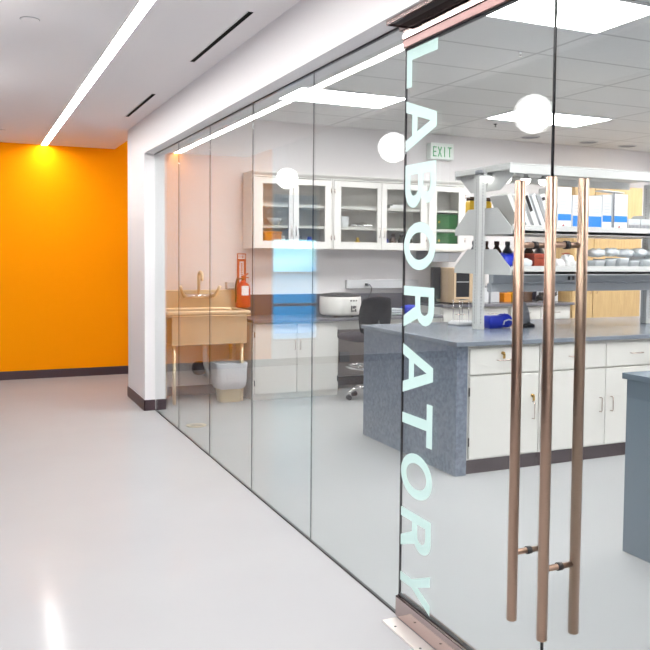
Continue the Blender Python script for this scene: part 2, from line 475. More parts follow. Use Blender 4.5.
# ------------------------------------------------------------------ corridor ceiling fittings
t = thing('linear_ceiling_light', 'long white light strip set in the corridor ceiling running to the orange wall', 'light', (.828, 4, CZ-.003))
add('diffuser', B().box(.795, .861, -3.2, ORY-.01, CZ-.004, CZ-.001), 'led', t)
add('housing', B().box(.789, .795, -3.2, ORY-.004, CZ-.006, CZ-.0005).box(.861, .867, -3.2, ORY-.004, CZ-.006, CZ-.0005), 'white', t)
for (a, c_, lab) in ((6.58, 7.76, 'narrow black slot air vent in the corridor ceiling, the shorter-looking one near the white column'),
                     (4.13, 5.35, 'narrow black slot air vent in the corridor ceiling, nearer than the other slot')):
    t = thing('air_vent', lab, 'air vent', (1.35, (a+c_)/2, CZ-.003), 'slot air vents in the corridor ceiling')
    add('slot', B().box(1.334, 1.364, a, c_, CZ-.004, CZ-.0005), 'slot', t)
    add('frame', B().box(1.330, 1.334, a-.004, c_+.004, CZ-.006, CZ-.0005).box(1.364, 1.368, a-.004, c_+.004, CZ-.006, CZ-.0005), 'white', t)
for y, lab in ((4.80, 'round flat white sprinkler cover in the corridor ceiling, the nearer one'),
               (9.25, 'round flat white sprinkler cover in the corridor ceiling close to the orange wall')):
    t = thing('sprinkler_cover', lab, 'sprinkler cover', (.32, y, CZ-.008), 'sprinkler covers in the corridor ceiling')
    add('plate', B().lathe((.32, y, CZ-.008), [(.042, 0), (.048, .002), (.048, .0055)], 32), 'ceil', t)
    add('shadow_gap', B().lathe((.32, y, CZ-.0025), [(.051, 0), (.051, .002)], 32), 'grey', t)

# lobby globes, then added fill panels
for k, (x, y) in enumerate(((-.21, 4.46), (-.19, 6.4), (-.42, 9.65))):
    t = thing('globe_pendant', ('nearest', 'middle', 'farthest')[k]+' of three white glowing globe pendants mirrored in the glass', 'pendant light', (x, y, 2.45), 'white globe pendants mirrored in the glass wall')
    add('globe', B().blob((x, y, 2.45), (.13, .13, .13), 16), 'globe', t)
    add('stem', B().tube([(x, y, 2.575), (x, y, HZ)], .006, 8), 'lgrey', t)
for k, (x, y) in enumerate(((-1.9, -1.6), (-1.9, .8), (-1.9, 3.2))):  # unseen panels added as fill light, clear of the glass reflections
    t = thing('lobby_fill_light', 'added square flat fill panel in the tall lobby ceiling, out of the photo', 'light', (x, y, HZ-.02), 'added fill panels in the lobby ceiling')
    add('diffuser', B().box(x-.55, x+.55, y-.55, y+.55, HZ-.012, HZ-.006), 'lobby', t)
    add('frame', B().box(x-.6, x+.6, y-.6, y-.55, HZ-.02, HZ-.0).box(x-.6, x+.6, y+.55, y+.6, HZ-.02, HZ).box(x-.6, x-.55, y-.55, y+.55, HZ-.02, HZ).box(x+.55, x+.6, y-.55, y+.55, HZ-.02, HZ), 'white', t)
for k, x in enumerate((3.0, 4.1)):  # unseen panels added to brighten the orange wall and far floor
    t = thing('passage_fill_light', 'added square flat fill panel in the side passage ceiling behind the white column, hidden', 'light', (x, 9.4, HZ-.02), 'added fill panels in the side passage')
    add('diffuser', B().box(x-.35, x+.35, 9.05, 9.75, HZ-.012, HZ-.006), 'passage', t)
    add('frame', B().box(x-.38, x+.38, 9.02, 9.05, HZ-.02, HZ).box(x-.38, x+.38, 9.75, 9.78, HZ-.02, HZ).box(x-.38, x-.35, 9.05, 9.75, HZ-.02, HZ).box(x+.35, x+.38, 9.05, 9.75, HZ-.02, HZ), 'white', t)
# outside the lobby window
struct('trim_12', B().box(-6, 3, 10.6, 20, -.1, 0), 'conc')
struct('trim_13', B().box(-6, 3, 14.5, 14.7, 0, .76), 'cyan')
struct('trim_14', B().box(-6, 3, 14.52, 14.68, .76, 1.17), 'lgrey')

# ------------------------------------------------------------------ lab ceiling
LP = [(2.48, 3.57, 'large bright light panel in the lab ceiling behind the top of the glass door'),
      (4.92, 6.62, 'bright light panel in the lab ceiling behind the round globe reflection on the door'),
      (2.48, 6.62, 'bright light panel in the lab ceiling above the wall cabinets, crossed by the strip reflection'),
      (4.92, 3.57, 'light panel in the lab ceiling over the island, right of the photo'),
      (4.92, .52, 'light panel in the lab ceiling over the near island, out of the photo'),
      (2.48, .52, 'light panel in the lab ceiling inside the glass doors, out of the photo'),
      (7.36, 3.57, 'light panel in the lab ceiling at the far right, out of the photo'),
      (7.36, 6.62, 'light panel in the lab ceiling before the wooden cupboard')]
for x, y, lab in LP:
    t = thing('ceiling_light', lab, 'light', (x+.61, y+.305, LZ-.012), 'light panels in the lab ceiling')
    add('diffuser', B().box(x+.02, x+1.20, y+.02, y+.59, LZ-.006, LZ-.003), 'lpanel', t)
    add('frame', B().box(x, x+1.22, y, y+.02, LZ-.010, LZ-.0).box(x, x+1.22, y+.59, y+.61, LZ-.010, LZ).box(x, x+.02, y+.02, y+.59, LZ-.010, LZ).box(x+1.20, x+1.22, y+.02, y+.59, LZ-.010, LZ), 'white', t)
for x, y, lab in ((6.2, 8.11, 'leftmost of three dark round vents in the lab ceiling by the back wall'),
                  (7.1, 8.11, 'middle of three dark round vents in the lab ceiling by the back wall'),
                  (7.78, 8.15, 'rightmost of three dark round vents in the lab ceiling by the back wall')):
    t = thing('round_vent', lab, 'vent', (x, y, LZ-.01), 'round vents in the lab ceiling')
    add('grille', B().lathe((x, y, LZ-.006), [(.10, 0), (.10, .005)], 24), 'grey', t)
    add('rim', B().ring((x, y, LZ-.004), .11, .008, 28, 8), 'lgrey', t)
for x, y, m, lab in ((3.57, 4.80, 'chrome', 'small shiny sprinkler head in the lab ceiling beside the door joint'),
                     (5.26, 7.5, 'dark', 'small dark sprinkler head in the lab ceiling left of the globe reflection')):
    single('sprinkler', B().lathe((x, y, LZ-.032), [(.014, 0), (.014, .002), (.004, .004), (.005, .022), (.02, .027), (.022, .032)], 18), m, lab, 'sprinkler')
# exit sign
t = thing('exit_sign', 'white and green exit sign on the lab back wall above the cabinets', 'exit sign', (5.11, 8.44, 2.63))
add('housing', B().box(4.98, 5.30, 8.40, 8.5, 2.65, 2.84), 'signw', t, bevel=.004)
def strokes(b, segs, x0, y, z0, w, h, th, dep=.003):
    for (a, c_, d_, e_) in segs:
        p, q = Vector((x0+a*w, 0, z0+c_*h)), Vector((x0+d_*w, 0, z0+e_*h))
        dv = q-p; L = dv.length; ang = math.atan2(dv.z, dv.x)
        b.rbox(((p.x+q.x)/2, y, (p.z+q.z)/2), (L+th, dep, th), (0, -ang, 0))
ST = {'E': [(0,0,0,1),(0,1,.8,1),(0,.5,.7,.5),(0,0,.8,0)], 'X': [(0,0,.9,1),(0,1,.9,0)], 'I': [(.4,0,.4,1)], 'T': [(0,1,.9,1),(.45,0,.45,1)],
      'F': [(0,0,0,1),(0,1,.8,1),(0,.5,.6,.5)], 'R': [(0,0,0,1),(0,1,.7,1),(.7,1,.7,.5),(0,.5,.7,.5),(.2,.5,.8,0)], 'N': [(0,0,0,1),(0,1,.8,0),(.8,0,.8,1)],
      'G': [(0,0,0,1),(0,1,.8,1),(0,0,.8,0),(.8,0,.8,.45),(.45,.45,.8,.45)], 'U': [(0,0,0,1),(0,0,.8,0),(.8,0,.8,1)], 'S': [(0,0,.8,0),(.8,0,.8,.5),(0,.5,.8,.5),(0,.5,0,1),(0,1,.8,1)],
      'H': [(0,0,0,1),(.8,0,.8,1),(0,.5,.8,.5)]}
b = B()
for k, ch in enumerate('EXIT'): strokes(b, ST[ch], 5.015+k*.068, 8.398, 2.685, .045, .105, .013)
add('lettering', b, 'signg', t)

# ------------------------------------------------------------------ sink corner
t = thing('lab_sink', 'freestanding stainless steel scullery sink on tube legs in the corner', 'sink', (2.17, 8.17, 0))
X0, X1, Y0, Y1 = 1.745, 2.60, 7.90, 8.46
b = B()
b.prism([(X0, .872), (X1, .872), (X1, .885), (X0, .885)], 'y', Y0, Y0+.012)
b.box(X0+.06, X1-.03, Y0+.04, Y0+.052, .60, .90).box(X0+.06, X1-.03, Y1-.06, Y1-.048, .60, .90)
b.box(X0+.06, X0+.072, Y0+.052, Y1-.06, .60, .90).box(X1-.042, X1-.03, Y0+.052, Y1-.06, .60, .90)
b.box(X0+.06, X1-.03, Y0+.04, Y1-.048, .592, .604)
add('basin', b, 'sink', t, bevel=.004)
b = B().box(X0, X1, Y0, Y0+.05, .890, .930).box(X0, X0+.06, Y0+.05, Y1, .890, .930).box(X1-.05, X1, Y0+.05, Y1, .890, .930).box(X0+.06, X1-.05, Y1-.06, Y1, .890, .930)
add('rim', b, 'sink', t, bevel=.012)
add('splashback', B().box(X0, 2.608, 8.46, 8.484, .90, 1.108).box(X0, 2.608, 8.452, 8.488, 1.10, 1.116), 'sink', t, bevel=.004)
for x in (X0+.09, X1-.07):
    for y in (Y0+.08, Y1-.09):
        add('leg', B().tube([(x, y, .595), (x, y, .06), (x, y, .0)], [.019, .018, .013], 14), 'sink', t)
b = B().tube([(2.20, 8.18, .592), (2.20, 8.18, .48), (2.21, 8.18, .36), (2.25, 8.20, .26), (2.28, 8.32, .22), (2.28, 8.49, .22)], .028, 14)
add('drain_pipe', b, 'liner', t)
add('trap', B().blob((2.17, 8.30, .31), (.075, .075, .075), 14, 0, 0, .85), 'blackp', t)
# faucet
t = thing('faucet', 'wall mounted tap with tall spout and two wing levers over the sink', 'faucet', (2.19, 8.42, 1.03))
b = B().tube([(2.04, 8.40, 1.055), (2.34, 8.40, 1.055)], .024, 14)
for x in (2.06, 2.32): b.tube([(x, 8.40, 1.055), (x, 8.488, 1.055)], .016, 12).tube([(x, 8.476, 1.055), (x, 8.486, 1.055)], .03, 16)
add('body', b, 'chrome', t)
sp = [(2.19, 8.40, 1.055), (2.19, 8.40, 1.25)] + [(2.19, 8.40-.07+.07*math.cos(a), 1.25+.06*math.sin(a)) for a in [PI*k/8 for k in range(1, 9)]] + [(2.19, 8.26, 1.22)]
add('spout', B().tube(sp, .016, 12), 'sink', t)
for s, x in ((-1, 2.04), (1, 2.34)):
    add('lever', B().tube([(x, 8.39, 1.055), (x+s*.02, 8.37, 1.075), (x+s*.045, 8.34, 1.125), (x+s*.06, 8.33, 1.165)], [.020, .017, .015, .018], 10), 'sink', t)
    add('stem', B().tube([(x, 8.40, 1.03), (x, 8.40, 1.09)], .016, 12), 'chrome', t)
single('soap_dispenser', B().box(2.50, 2.585, 8.41, 8.487, 1.122, 1.20).box(2.52, 2.565, 8.395, 8.41, 1.128, 1.142), 'lgrey', 'small pale soap box on the wall left of the extinguisher', 'dispenser', bevel=.006)
# extinguisher sign
t = thing('extinguisher_sign', 'tall red fire extinguisher sign with a white arrow on the back wall', 'sign', (2.70, 8.485, 1.25))
add('board', B().box(2.635, 2.735, 8.486, 8.494, 1.13, 1.505), 'redp', t, bevel=.002)
b = B().box(2.645, 2.725, 8.4835, 8.486, 1.445, 1.495).box(2.660, 2.708, 8.4835, 8.486, 1.16, 1.42)
add('white_panel', b, 'paper', t)
b = B()
for k, ch in enumerate('FIRE'): strokes(b, ST[ch], 2.653+k*.0180, 8.4825, 1.458, .0095, .024, .0035, .001)
add('lettering', b, 'redp', t)
b = B()
for k in range(10): b.box(2.674, 2.694, 8.4825, 8.4835, 1.18+k*.023, 1.192+k*.023)
add('small_lettering', b, 'redp', t)
t = thing('fire_extinguisher', 'red fire extinguisher with white label on the wall right of the sink', 'fire extinguisher', (2.675, 8.40, .93))
add('cylinder', B().lathe((2.675, 8.405, .925), [(.06, 0), (.078, .008), (.080, .02), (.080, .20), (.066, .245), (.030, .275), (.022, .29)], 28), 'red', t)
add('label_panel', B().prism([(2.675+.0808*math.cos(a), 8.405+.0808*math.sin(a)) for a in [math.radians(-118+6*k) for k in range(11)]] + [(2.675+.079*math.cos(a), 8.405+.079*math.sin(a)) for a in [math.radians(-58-6*k) for k in range(11)]], 'z', 1.06, 1.16), 'paper', t)
add('valve', B().lathe((2.675, 8.405, 1.215), [(.018, 0), (.018, .045), (.012, .05)], 14).rbox((2.690, 8.38, 1.275), (.08, .02, .012), (0, -.4, .2)).rbox((2.695, 8.38, 1.25), (.07, .018, .01), (0, .15, .2)), 'redp', t)
add('hose', B().tube([(2.66, 8.38, 1.24), (2.60, 8.37, 1.23), (2.585, 8.37, 1.17), (2.588, 8.38, 1.06), (2.59, 8.385, .98)], .010, 10), 'dark', t)
add('bracket', B().box(2.64, 2.71, 8.484, 8.494, .96, 1.20), 'red', t)
# bin
t = thing('waste_bin', 'beige bin with a white liner folded over its rim, beside the sink', 'bin', (2.40, 8.0, 0))
def rr(sx, sy, r, n=6):
    pts = []
    for cx, cy, a0 in ((sx-r, sy-r, 0), (-sx+r, sy-r, 90), (-sx+r, -sy+r, 180), (sx-r, -sy+r, 270)):
        pts += [(cx+r*math.cos(math.radians(a0+90*k/n)), cy+r*math.sin(math.radians(a0+90*k/n))) for k in range(n+1)]
    return pts
def rloft(b, c, levels, cap0=True, cap1=True, amp=0., seed=0):
    rnd = random.Random(seed); rings = []
    for (sx, sy, r, z) in levels:
        ring = []
        for k, (x, y) in enumerate(rr(sx, sy, r)):
            j = amp*rnd.uniform(-1, 1)
            ring.append(b.bm.verts.new((c[0]+x*(1+j), c[1]+y*(1+j), c[2]+z+amp*.3*rnd.uniform(-1, 1))))
        rings.append(ring)
    for a, q in zip(rings, rings[1:]):
        m = len(a)
        for k in range(m):
            f = b.bm.faces.new((a[k], a[(k+1) % m], q[(k+1) % m], q[k])); f.smooth = True
    if cap0: b.bm.faces.new(rings[0][::-1])
    if cap1: b.bm.faces.new(rings[-1])
    return b
add('body', rloft(B(), (2.40, 8.0, 0), [(.105, .085, .04, 0), (.11, .09, .04, .01), (.150, .125, .045, .385), (.142, .118, .04, .385), (.10, .08, .035, .02)]), 'tan', t)
add('liner', rloft(B(), (2.40, 8.0, 0), [(.137, .113, .05, .14), (.150, .126, .055, .155), (.162, .135, .055, .22), (.160, .134, .05, .30), (.166, .139, .045, .395), (.160, .133, .045, .405), (.135, .107, .04, .385), (.12, .09, .03, .25)], False, True, .025, 3), 'liner', t)
# floor drain
t = thing('floor_drain', 'round tan floor drain in the lab floor just behind the glass', 'drain', (1.79, 6.95, 0))
add('cover', B().lathe((1.79, 6.95, 0.0), [(.088, 0), (.088, .003), (.083, .004)], 30), 'tan', t)
b = B()
for k in range(-3, 4): b.box(1.79-.05, 1.79+.05, 6.95+k*.018-.003, 6.95+k*.018+.003, .0041, .0047)
add('slots', b, 'grey', t)

# ------------------------------------------------------------------ cabinets along the back wall
def bar_handle(b, p0, p1, out, r=.004):
    """D-pull from p0 to p1 standing off the face towards -Y"""
    a, c_ = Vector(p0), Vector(p1); o_ = Vector((0, -out, 0))
    return b.tube([a, a+o_*.8, a+o_+(c_-a)*.06, c_+o_-(c_-a)*.06, c_+o_*.8, c_], r, 8)

def base_cabinet(name, lab, x0, x1, yf, yb, ztop, doors, drawers, group, toe=.10, lockbits=(), knock='cab', zsplit=.685, ndoor_handle_z=(.36, .46), handle_mat='ss'):
    t = thing(name, lab, 'cabinet', ((x0+x1)/2, yf, 0), group)
    add('body', B().box(x0, x1, yf+.02, yb, toe, ztop), 'cab', t)
    add('toe_kick', B().box(x0, x1, yf+.035, yb, 0, toe), 'base' if toe > .06 else 'cab', t)
    n = len(drawers)
    for (a, c_, hx) in drawers:
        d = add('drawer', B().box(a, c_, yf, yf+.02, zsplit+.006, ztop-.018), 'cab', t, bevel=.003)
        zc = (zsplit+ztop)/2
        add('handle', bar_handle(B(), (hx-.055, yf, zc), (hx+.055, yf, zc), .028), handle_mat, d)
    for (a, c_, hx, hinge) in doors:
        zt = zsplit if drawers else ztop-.012
        d = add('door', B().box(a, c_, yf, yf+.02, toe+.012, zt-.006), 'cab', t, bevel=.003)
        add('handle', bar_handle(B(), (hx, yf, ndoor_handle_z[0]), (hx, yf, ndoor_handle_z[1]), .028), handle_mat, d)
        for z in (toe+.10, zt-.14):
            add('hinge', B().tube([(hinge, yf-.002, z), (hinge, yf-.002, z+.06)], .0055, 8), 'dark' if handle_mat == 'ss' else 'ss', d)
    return t

base_cabinet('base_cabinet', 'low white double door cabinet below the grey counter right of the sink', 2.622, 3.585, 7.90, 8.48, .80,
    [(2.645, 3.100, 3.075, 2.640), (3.106, 3.565, 3.135, 3.570)], [], 'base cabinets on the back wall', toe=.05, ndoor_handle_z=(.51, .61))
t = base_cabinet('base_cabinet', 'white drawer cabinet on the back wall below the beige oven', 4.86, 5.78, 7.90, 8.48, .915,
    [(4.88, 5.315, 5.28, 4.876), (5.325, 5.76, 5.36, 5.764)], [(4.88, 5.315, 5.10), (5.325, 5.76, 5.54)], 'base cabinets on the back wall', zsplit=.75)
dup(t, (.93, 0, 0), 'white drawer cabinet on the back wall left of the wooden cupboard', 'base cabinets on the back wall')
# knee space
t = thing('desk_apron', 'pale apron and dark back panel of the knee space behind the stool', 'desk panel', (4.22, 8.2, 0))
add('apron', B().box(3.585, 4.86, 7.93, 7.95, .70, .80), 'cab', t)
add('back_panel', B().box(3.59, 4.855, 8.465, 8.485, .11, .80), 'kneewall', t)
add('outlet_box', B().box(3.845, 3.965, 8.44, 8.495, .275, .39), 'grey', t, bevel=.003)
t = thing('counter', 'long grey counter along the back wall with a dark splashback', 'counter', (3.7, 8.2, .80))
add('worktop', B().box(2.612, 4.86, 7.868, 8.484, .80, .832), 'dtop', t, bevel=.003)
add('splashback', B().box(2.63, 4.86, 8.466, 8.484, .832, 1.06), 'backs', t, bevel=.002)
t = thing('bench_counter', 'higher grey counter along the back wall under the beige oven', 'counter', (5.8, 8.2, .915))
add('worktop', B().box(4.862, 6.74, 7.868, 8.484, .915, .948), 'dtop', t, bevel=.003)
add('splashback', B().box(4.862, 6.74, 8.466, 8.484, .948, 1.12), 'backs', t, bevel=.002)

def wall_cabinet(lab, x0, x1, doors):
    """doors: (frame x0, frame x1, glass x0, glass x1, handle x, hinge x)"""
    yf, yb, z0, z1 = 8.17, 8.496, 1.559, 2.338
    t = thing('wall_cabinet', lab, 'wall cabinet', ((x0+x1)/2, yf, z0), 'glazed wall cabinets')
    add('body', B().box(x0, x0+.018, yf+.02, yb, z0, z1).box(x1-.018, x1, yf+.02, yb, z0, z1).box(x0+.018, x1-.018, yb-.012, yb, z0, z1)
        .box(x0+.018, x1-.018, yf+.02, yb-.012, z0, z0+.02).box(x0+.018, x1-.018, yf+.02, yb-.012, z1-.02, z1), 'wcab', t, bevel=.001)
    add('cornice', B().prism([(yf+.0, z1+.001), (yf-.022, z1+.022), (yf-.022, z1+.034), (yb, z1+.034), (yb, z1+.001)], 'x', x0-.003, x1+.003), 'wcab', t)
    for z in (1.79, 2.015):
        add('shelf', B().box(x0+.02, x1-.02, yf+.03, yb-.014, z-.010, z+.02), 'wcab', t)
    for (a, c_, ga, gb, hx, hg) in doors:
        zb, zt, gz0, gz1 = z0+.004, z1-.03, 1.642, 2.245
        d = add('door', B().box(a, ga, yf, yf+.02, zb, zt).box(gb, c_, yf, yf+.02, zb, zt).box(ga, gb, yf, yf+.02, zb, gz0).box(ga, gb, yf, yf+.02, gz1, zt), 'wcab', t, bevel=.001)
        add('pane', B().box(ga, gb, yf+.008, yf+.012, gz0, gz1), 'cabglass', d)
        add('handle', bar_handle(B(), (hx, yf, 1.70), (hx, yf, 1.80), .026), 'ss', d)
        for z in (1.66, 2.17):
            add('hinge', B().tube([(hg, yf-.002, z), (hg, yf-.002, z+.05)], .0055, 8), 'ss', d)
    return t
wall_cabinet('glazed white wall cabinet left end of the row, right of the extinguisher sign', 2.70, 3.618,
    [(2.715, 3.155, 2.815, 3.108, 3.132, 2.705), (3.160, 3.605, 3.222, 3.526, 3.185, 3.600)])
wall_cabinet('glazed white wall cabinet in the middle of the row above the raceway', 3.622, 4.818,
    [(3.635, 4.215, 3.717, 4.165, 4.190, 3.640), (4.221, 4.805, 4.286, 4.725, 4.246, 4.800)])
wall_cabinet('glazed white wall cabinet right end of the row holding green boxes', 4.822, 5.335,
    [(4.835, 5.320, 4.935, 5.235, 4.88, 5.326)])
# contents (behind the panes)
G = 'things inside the wall cabinets'
single('glass_bowl', B().lathe((3.00, 8.33, 1.811), [(.04, 0), (.07, .04), (.08, .08), (.074, .08), (.06, .035)], 20), 'lgrey', 'pale bowl on the middle shelf of the left wall cabinet', 'bowl', G)
single('storage_box', B().box(2.86, 3.05, 8.24, 8.42, 1.593, 1.74).box(2.855, 3.055, 8.235, 8.425, 1.72, 1.745), 'amber', 'orange box on the bottom shelf of the left wall cabinet', 'box', G, .004)
for k, x in enumerate((3.085, 3.28, 3.40)):
    single('sample_jar', B().lathe((x, 8.30, 1.593), [(.03, 0), (.032, .005), (.032, .07), (.022, .085), (.024, .088), (.024, .105)], 16), ('paper', 'grey', 'dblue')[k], ('small white jar beside the orange box', 'small grey jar in the right half of the left wall cabinet', 'small blue jar in the right half of the left wall cabinet')[k]+' on its bottom shelf', 'jar', G)
single('filter_box', B().box(3.76, 3.85, 8.26, 8.40, 1.811, 1.93), 'card', 'upright white box on the middle shelf of the middle wall cabinet', 'box', G, .003)
t = thing('instrument_tray', 'shallow tray of metal instruments on the middle shelf of the middle wall cabinet', 'tray', (4.0, 8.30, 1.811), G)
add('tray', rloft(B(), (4.02, 8.31, 1.811), [(.11, .08, .02, 0), (.13, .09, .03, .03), (.125, .085, .03, .03), (.105, .075, .02, .006)]), 'chrome', t)
b = B()
for k in range(7): b.tube([(3.93+.025*k, 8.25, 1.832), (3.95+.022*k, 8.37, 1.85+.004*k)], .004, 6)
add('instruments', b, 'ss', t)
single('rubber_duck_jar', B().lathe((3.98, 8.29, 1.593), [(.03, 0), (.036, .03), (.028, .06), (.016, .075), (.02, .09), (.014, .105)], 16), 'yellow', 'small yellow bottle on the bottom shelf of the middle wall cabinet', 'bottle', G).name = 'yellow_bottle'
for k, x in enumerate((4.33, 4.44, 4.55, 4.65)):
    single('reagent_bottle', B().lathe((x, 8.31, 1.593), [(.036, 0), (.04, .006), (.04, .09), (.018, .115), (.018, .125), (.022, .126), (.022, .15)], 18), ('dblue', 'brown', 'dark', 'brown')[k],
        ('blue bottle, leftmost in the right half of the middle wall cabinet', 'brown bottle second from left in the right half of the middle wall cabinet', 'black bottle third from left in the right half of the middle wall cabinet', 'brown bottle rightmost in the right half of the middle wall cabinet')[k], 'bottle', 'bottles in the middle wall cabinet')
single('paper_stack', B().box(4.36, 4.56, 8.24, 8.44, 2.036, 2.065).rbox((4.47, 8.34, 2.073), (.19, .19, .014), (0, 0, .15)), 'paper', 'low white stack on the top shelf of the middle wall cabinet', 'papers', G)
for k, z in enumerate((1.594, 1.811)):
    t = thing('green_box', ('lower', 'upper')[k]+' dark green storage box inside the right wall cabinet', 'box', (5.09, 8.32, z), 'green boxes in the right wall cabinet')
    add('box', B().box(4.88, 5.29, 8.22, 8.45, z, z+.145), 'green', t, bevel=.004)
    add('lid', B().box(4.875, 5.295, 8.215, 8.455, z+.145, z+.175), 'green', t, bevel=.004)
    add('badge', B().tube([(5.00, 8.216, z+.085), (5.00, 8.2195, z+.085)], .014, 14), 'yellow', t)
# raceway
t = thing('wall_raceway', 'long light grey power raceway on the wall above the splashback', 'raceway', (4.4, 8.47, 1.12))
add('channel', B().box(3.92, 4.86, 8.44, 8.497, 1.115, 1.215), 'lgrey', t, bevel=.004)
add('socket', B().lathe((0, 0, 0), [(.024, 0), (.024, .006)], 20), 'paper', t)
o = t.children[-1]; o.matrix_local = Matrix.Translation(Vector((4.16, 8.436, 1.165))-t.location) @ Matrix.Rotation(PI/2, 4, 'X') @ Matrix.Translation(t.location)
add('plug', B().box(4.145, 4.175, 8.40, 8.434, 1.15, 1.178), 'blackp', t, bevel=.003)
single('power_cord', B().tube([(4.16, 8.399, 1.150), (4.18, 8.385, 1.165), (4.21, 8.38, 1.13), (4.20, 8.385, 1.06), (4.15, 8.39, .98), (4.10, 8.39, .88), (4.07, 8.38, .838)], .006, 8), 'blackp', 'black cord hanging from the raceway to the counter', 'cord')
# centrifuge
t = thing('centrifuge', 'round white benchtop centrifuge with a dark lid on the counter', 'centrifuge', (3.68, 8.09, .832))
add('housing', B().lathe((3.68, 8.09, .852), [(.20, 0), (.218, .012), (.226, .03), (.228, .185), (.220, .20)], 40), 'wcab', t)
add('lid', B().lathe((3.68, 8.09, 1.052), [(.224, 0), (.226, .008), (.20, .024), (.10, .036), (.01, .038)], 40), 'dark', t)
b = B()
a0 = math.radians(-84)
for k in range(3): add('button', B().rbox((3.68+.2295*math.cos(a0+.16*k), 8.09+.2295*math.sin(a0+.16*k), 1.012), (.014, .006, .016), (0, 0, a0+.16*k+PI/2)), 'dark', t)
q = a0+.16
bb = B()
cx_, cy_ = 3.68+.2295*math.cos(q), 8.09+.2295*math.sin(q)
for dx, dz, w, h in ((-.030, 0, .016, .07), (.0, .018, .03, .03), (.026, -.018, .018, .03), (.026, .020, .018, .02), (-.004, -.024, .028, .014)):
    bb.rbox((cx_+dx*math.cos(q+PI/2), cy_+dx*math.sin(q+PI/2), .925+dz), (w, .004, h), (0, 0, q+PI/2))
add('emblem', bb, 'dark', t)
for fx in (3.58, 3.78): add('foot', B().lathe((fx, 7.98, .8325), [(.018, 0), (.018, .02)], 10), 'dark', t)
# plates and blue pack beside the chair
for k in range(3):
    single('weighing_tray', rloft(B(), (4.30, 8.06, .833+.026*k), [(.10, .08, .03, 0), (.12, .10, .04, .022), (.112, .092, .035, .022), (.09, .07, .03, .004)]), 'clearp',
        ('bottom', 'middle', 'topmost')[k]+' of the three pale plastic trays stacked on the counter right of the stool', 'tray', 'stack of pale trays')
single('blue_pack', B().blob((4.56, 8.10, .885), (.11, .07, .055), 12, .03, 4, .6, .92), 'dblue', 'blue plastic pack on the counter seen beside the letter R', 'pack')
# oven
t = thing('incubator_oven', 'beige box oven with a dark glass door on the back counter', 'oven', (5.06, 8.15, .95))
add('body', B().box(5.02, 5.30, 7.94, 8.40, .962, 1.365), 'ovenwood', t, bevel=.006)
d = add('door', B().box(5.025, 5.055, 7.915, 7.94, .975, 1.352).box(5.235, 5.292, 7.915, 7.94, .975, 1.352).box(5.055, 5.235, 7.915, 7.94, .975, 1.03).box(5.055, 5.235, 7.915, 7.94, 1.315, 1.352), 'ovenwood', t, bevel=.003)
add('window', B().box(5.055, 5.235, 7.921, 7.934, 1.03, 1.315), 'blackp', d)
add('rack_line', B().box(5.06, 5.23, 7.917, 7.921, 1.20, 1.208), 'lgrey', d)
for fx in (5.03, 5.255):
    for fy in (7.96, 8.35): add('foot', B().box(fx, fx+.03, fy, fy+.03, .949, .962), 'dark', t)
o = thing('black_monitor', 'black box shaped display standing on the bench left of the beige oven', 'display', (4.95, 8.2, .95))
add('screen', B().box(4.885, 4.99, 8.15, 8.21, 1.0, 1.37), 'blackp', o, bevel=.005)
add('stand', B().box(4.90, 4.975, 8.12, 8.24, .9485, .96).box(4.925, 4.95, 8.17, 8.19, .96, 1.0), 'blackp', o)
o.name = 'display'
# small hood under the right wall cabinet
t = thing('vent_hood', 'dark grey sloping hood under the right wall cabinet above the oven', 'hood', (5.08, 8.3, 1.42))
add('hood', B().prism([(4.845, 1.568), (5.33, 1.568), (5.22, 1.43), (4.845, 1.43)], 'y', 8.20, 8.48), 'grey', t, bevel=.004)
add('lip', B().box(4.84, 5.33, 8.192, 8.199, 1.545, 1.568), 'wcab', t)

# ------------------------------------------------------------------ drafting chair
t = thing('drafting_chair', 'black drafting chair with a chrome foot ring at the back counter', 'chair', (3.86, 7.42, 0))
cx_, cy_ = 3.78, 7.58
t.location = (cx_, cy_, 0); ORG[t.name] = Vector((cx_, cy_, 0))
add('seat', B().blob((cx_-.05, cy_+.0, .655), (.26, .25, .045), 14, 0, 0, .62), 'seat', t)
from mathutils import Euler
def backrest(b, c, w, h, th, yaw, lean):
    R = Euler((lean, 0, yaw)).to_matrix(); N = 14; rings = []
    for side in (0, 1):
        g = []
        for i in range(N+1):
            row = []
            for k in range(N+1):
                u, v = -1+2*k/N, -1+2*i/N
                # square to rounded shape
                uu = u*math.sqrt(1-v*v*.28); vv = v*math.sqrt(1-u*u*.28)
                edge = max(0, 1-max(abs(u), abs(v))**4)
                p = Vector((uu*w/2, (-1 if side == 0 else 1)*th/2*edge**.5 + .04*uu*uu, vv*h/2))
                row.append(b.bm.verts.new(Vector(c)+R @ p))
            g.append(row)
        rings.append(g)
        for i in range(N):
            for k in range(N):
                f = b.bm.faces.new((g[i][k], g[i][k+1], g[i+1][k+1], g[i+1][k])); f.smooth = True
    bmesh.ops.remove_doubles(b.bm, verts=b.bm.verts, dist=.0008)
    return b
add('backrest', backrest(B(), (cx_-.03, cy_-.25, .885), .40, .40, .07, .12, .10), 'black', t)
add('back_stem', B().tube([(cx_, cy_-.05, .605), (cx_-.02, cy_-.27, .61), (cx_-.025, cy_-.31, .68), (cx_-.03, cy_-.27, .84)], .014, 10), 'blackp', t)
add('column', B().tube([(cx_, cy_, .61), (cx_, cy_, .38), (cx_, cy_, .379), (cx_, cy_, .08)], [.016, .016, .028, .028], 16), 'blackp', t)
b = B().ring((cx_, cy_, .34), .23, .012, 40, 10)
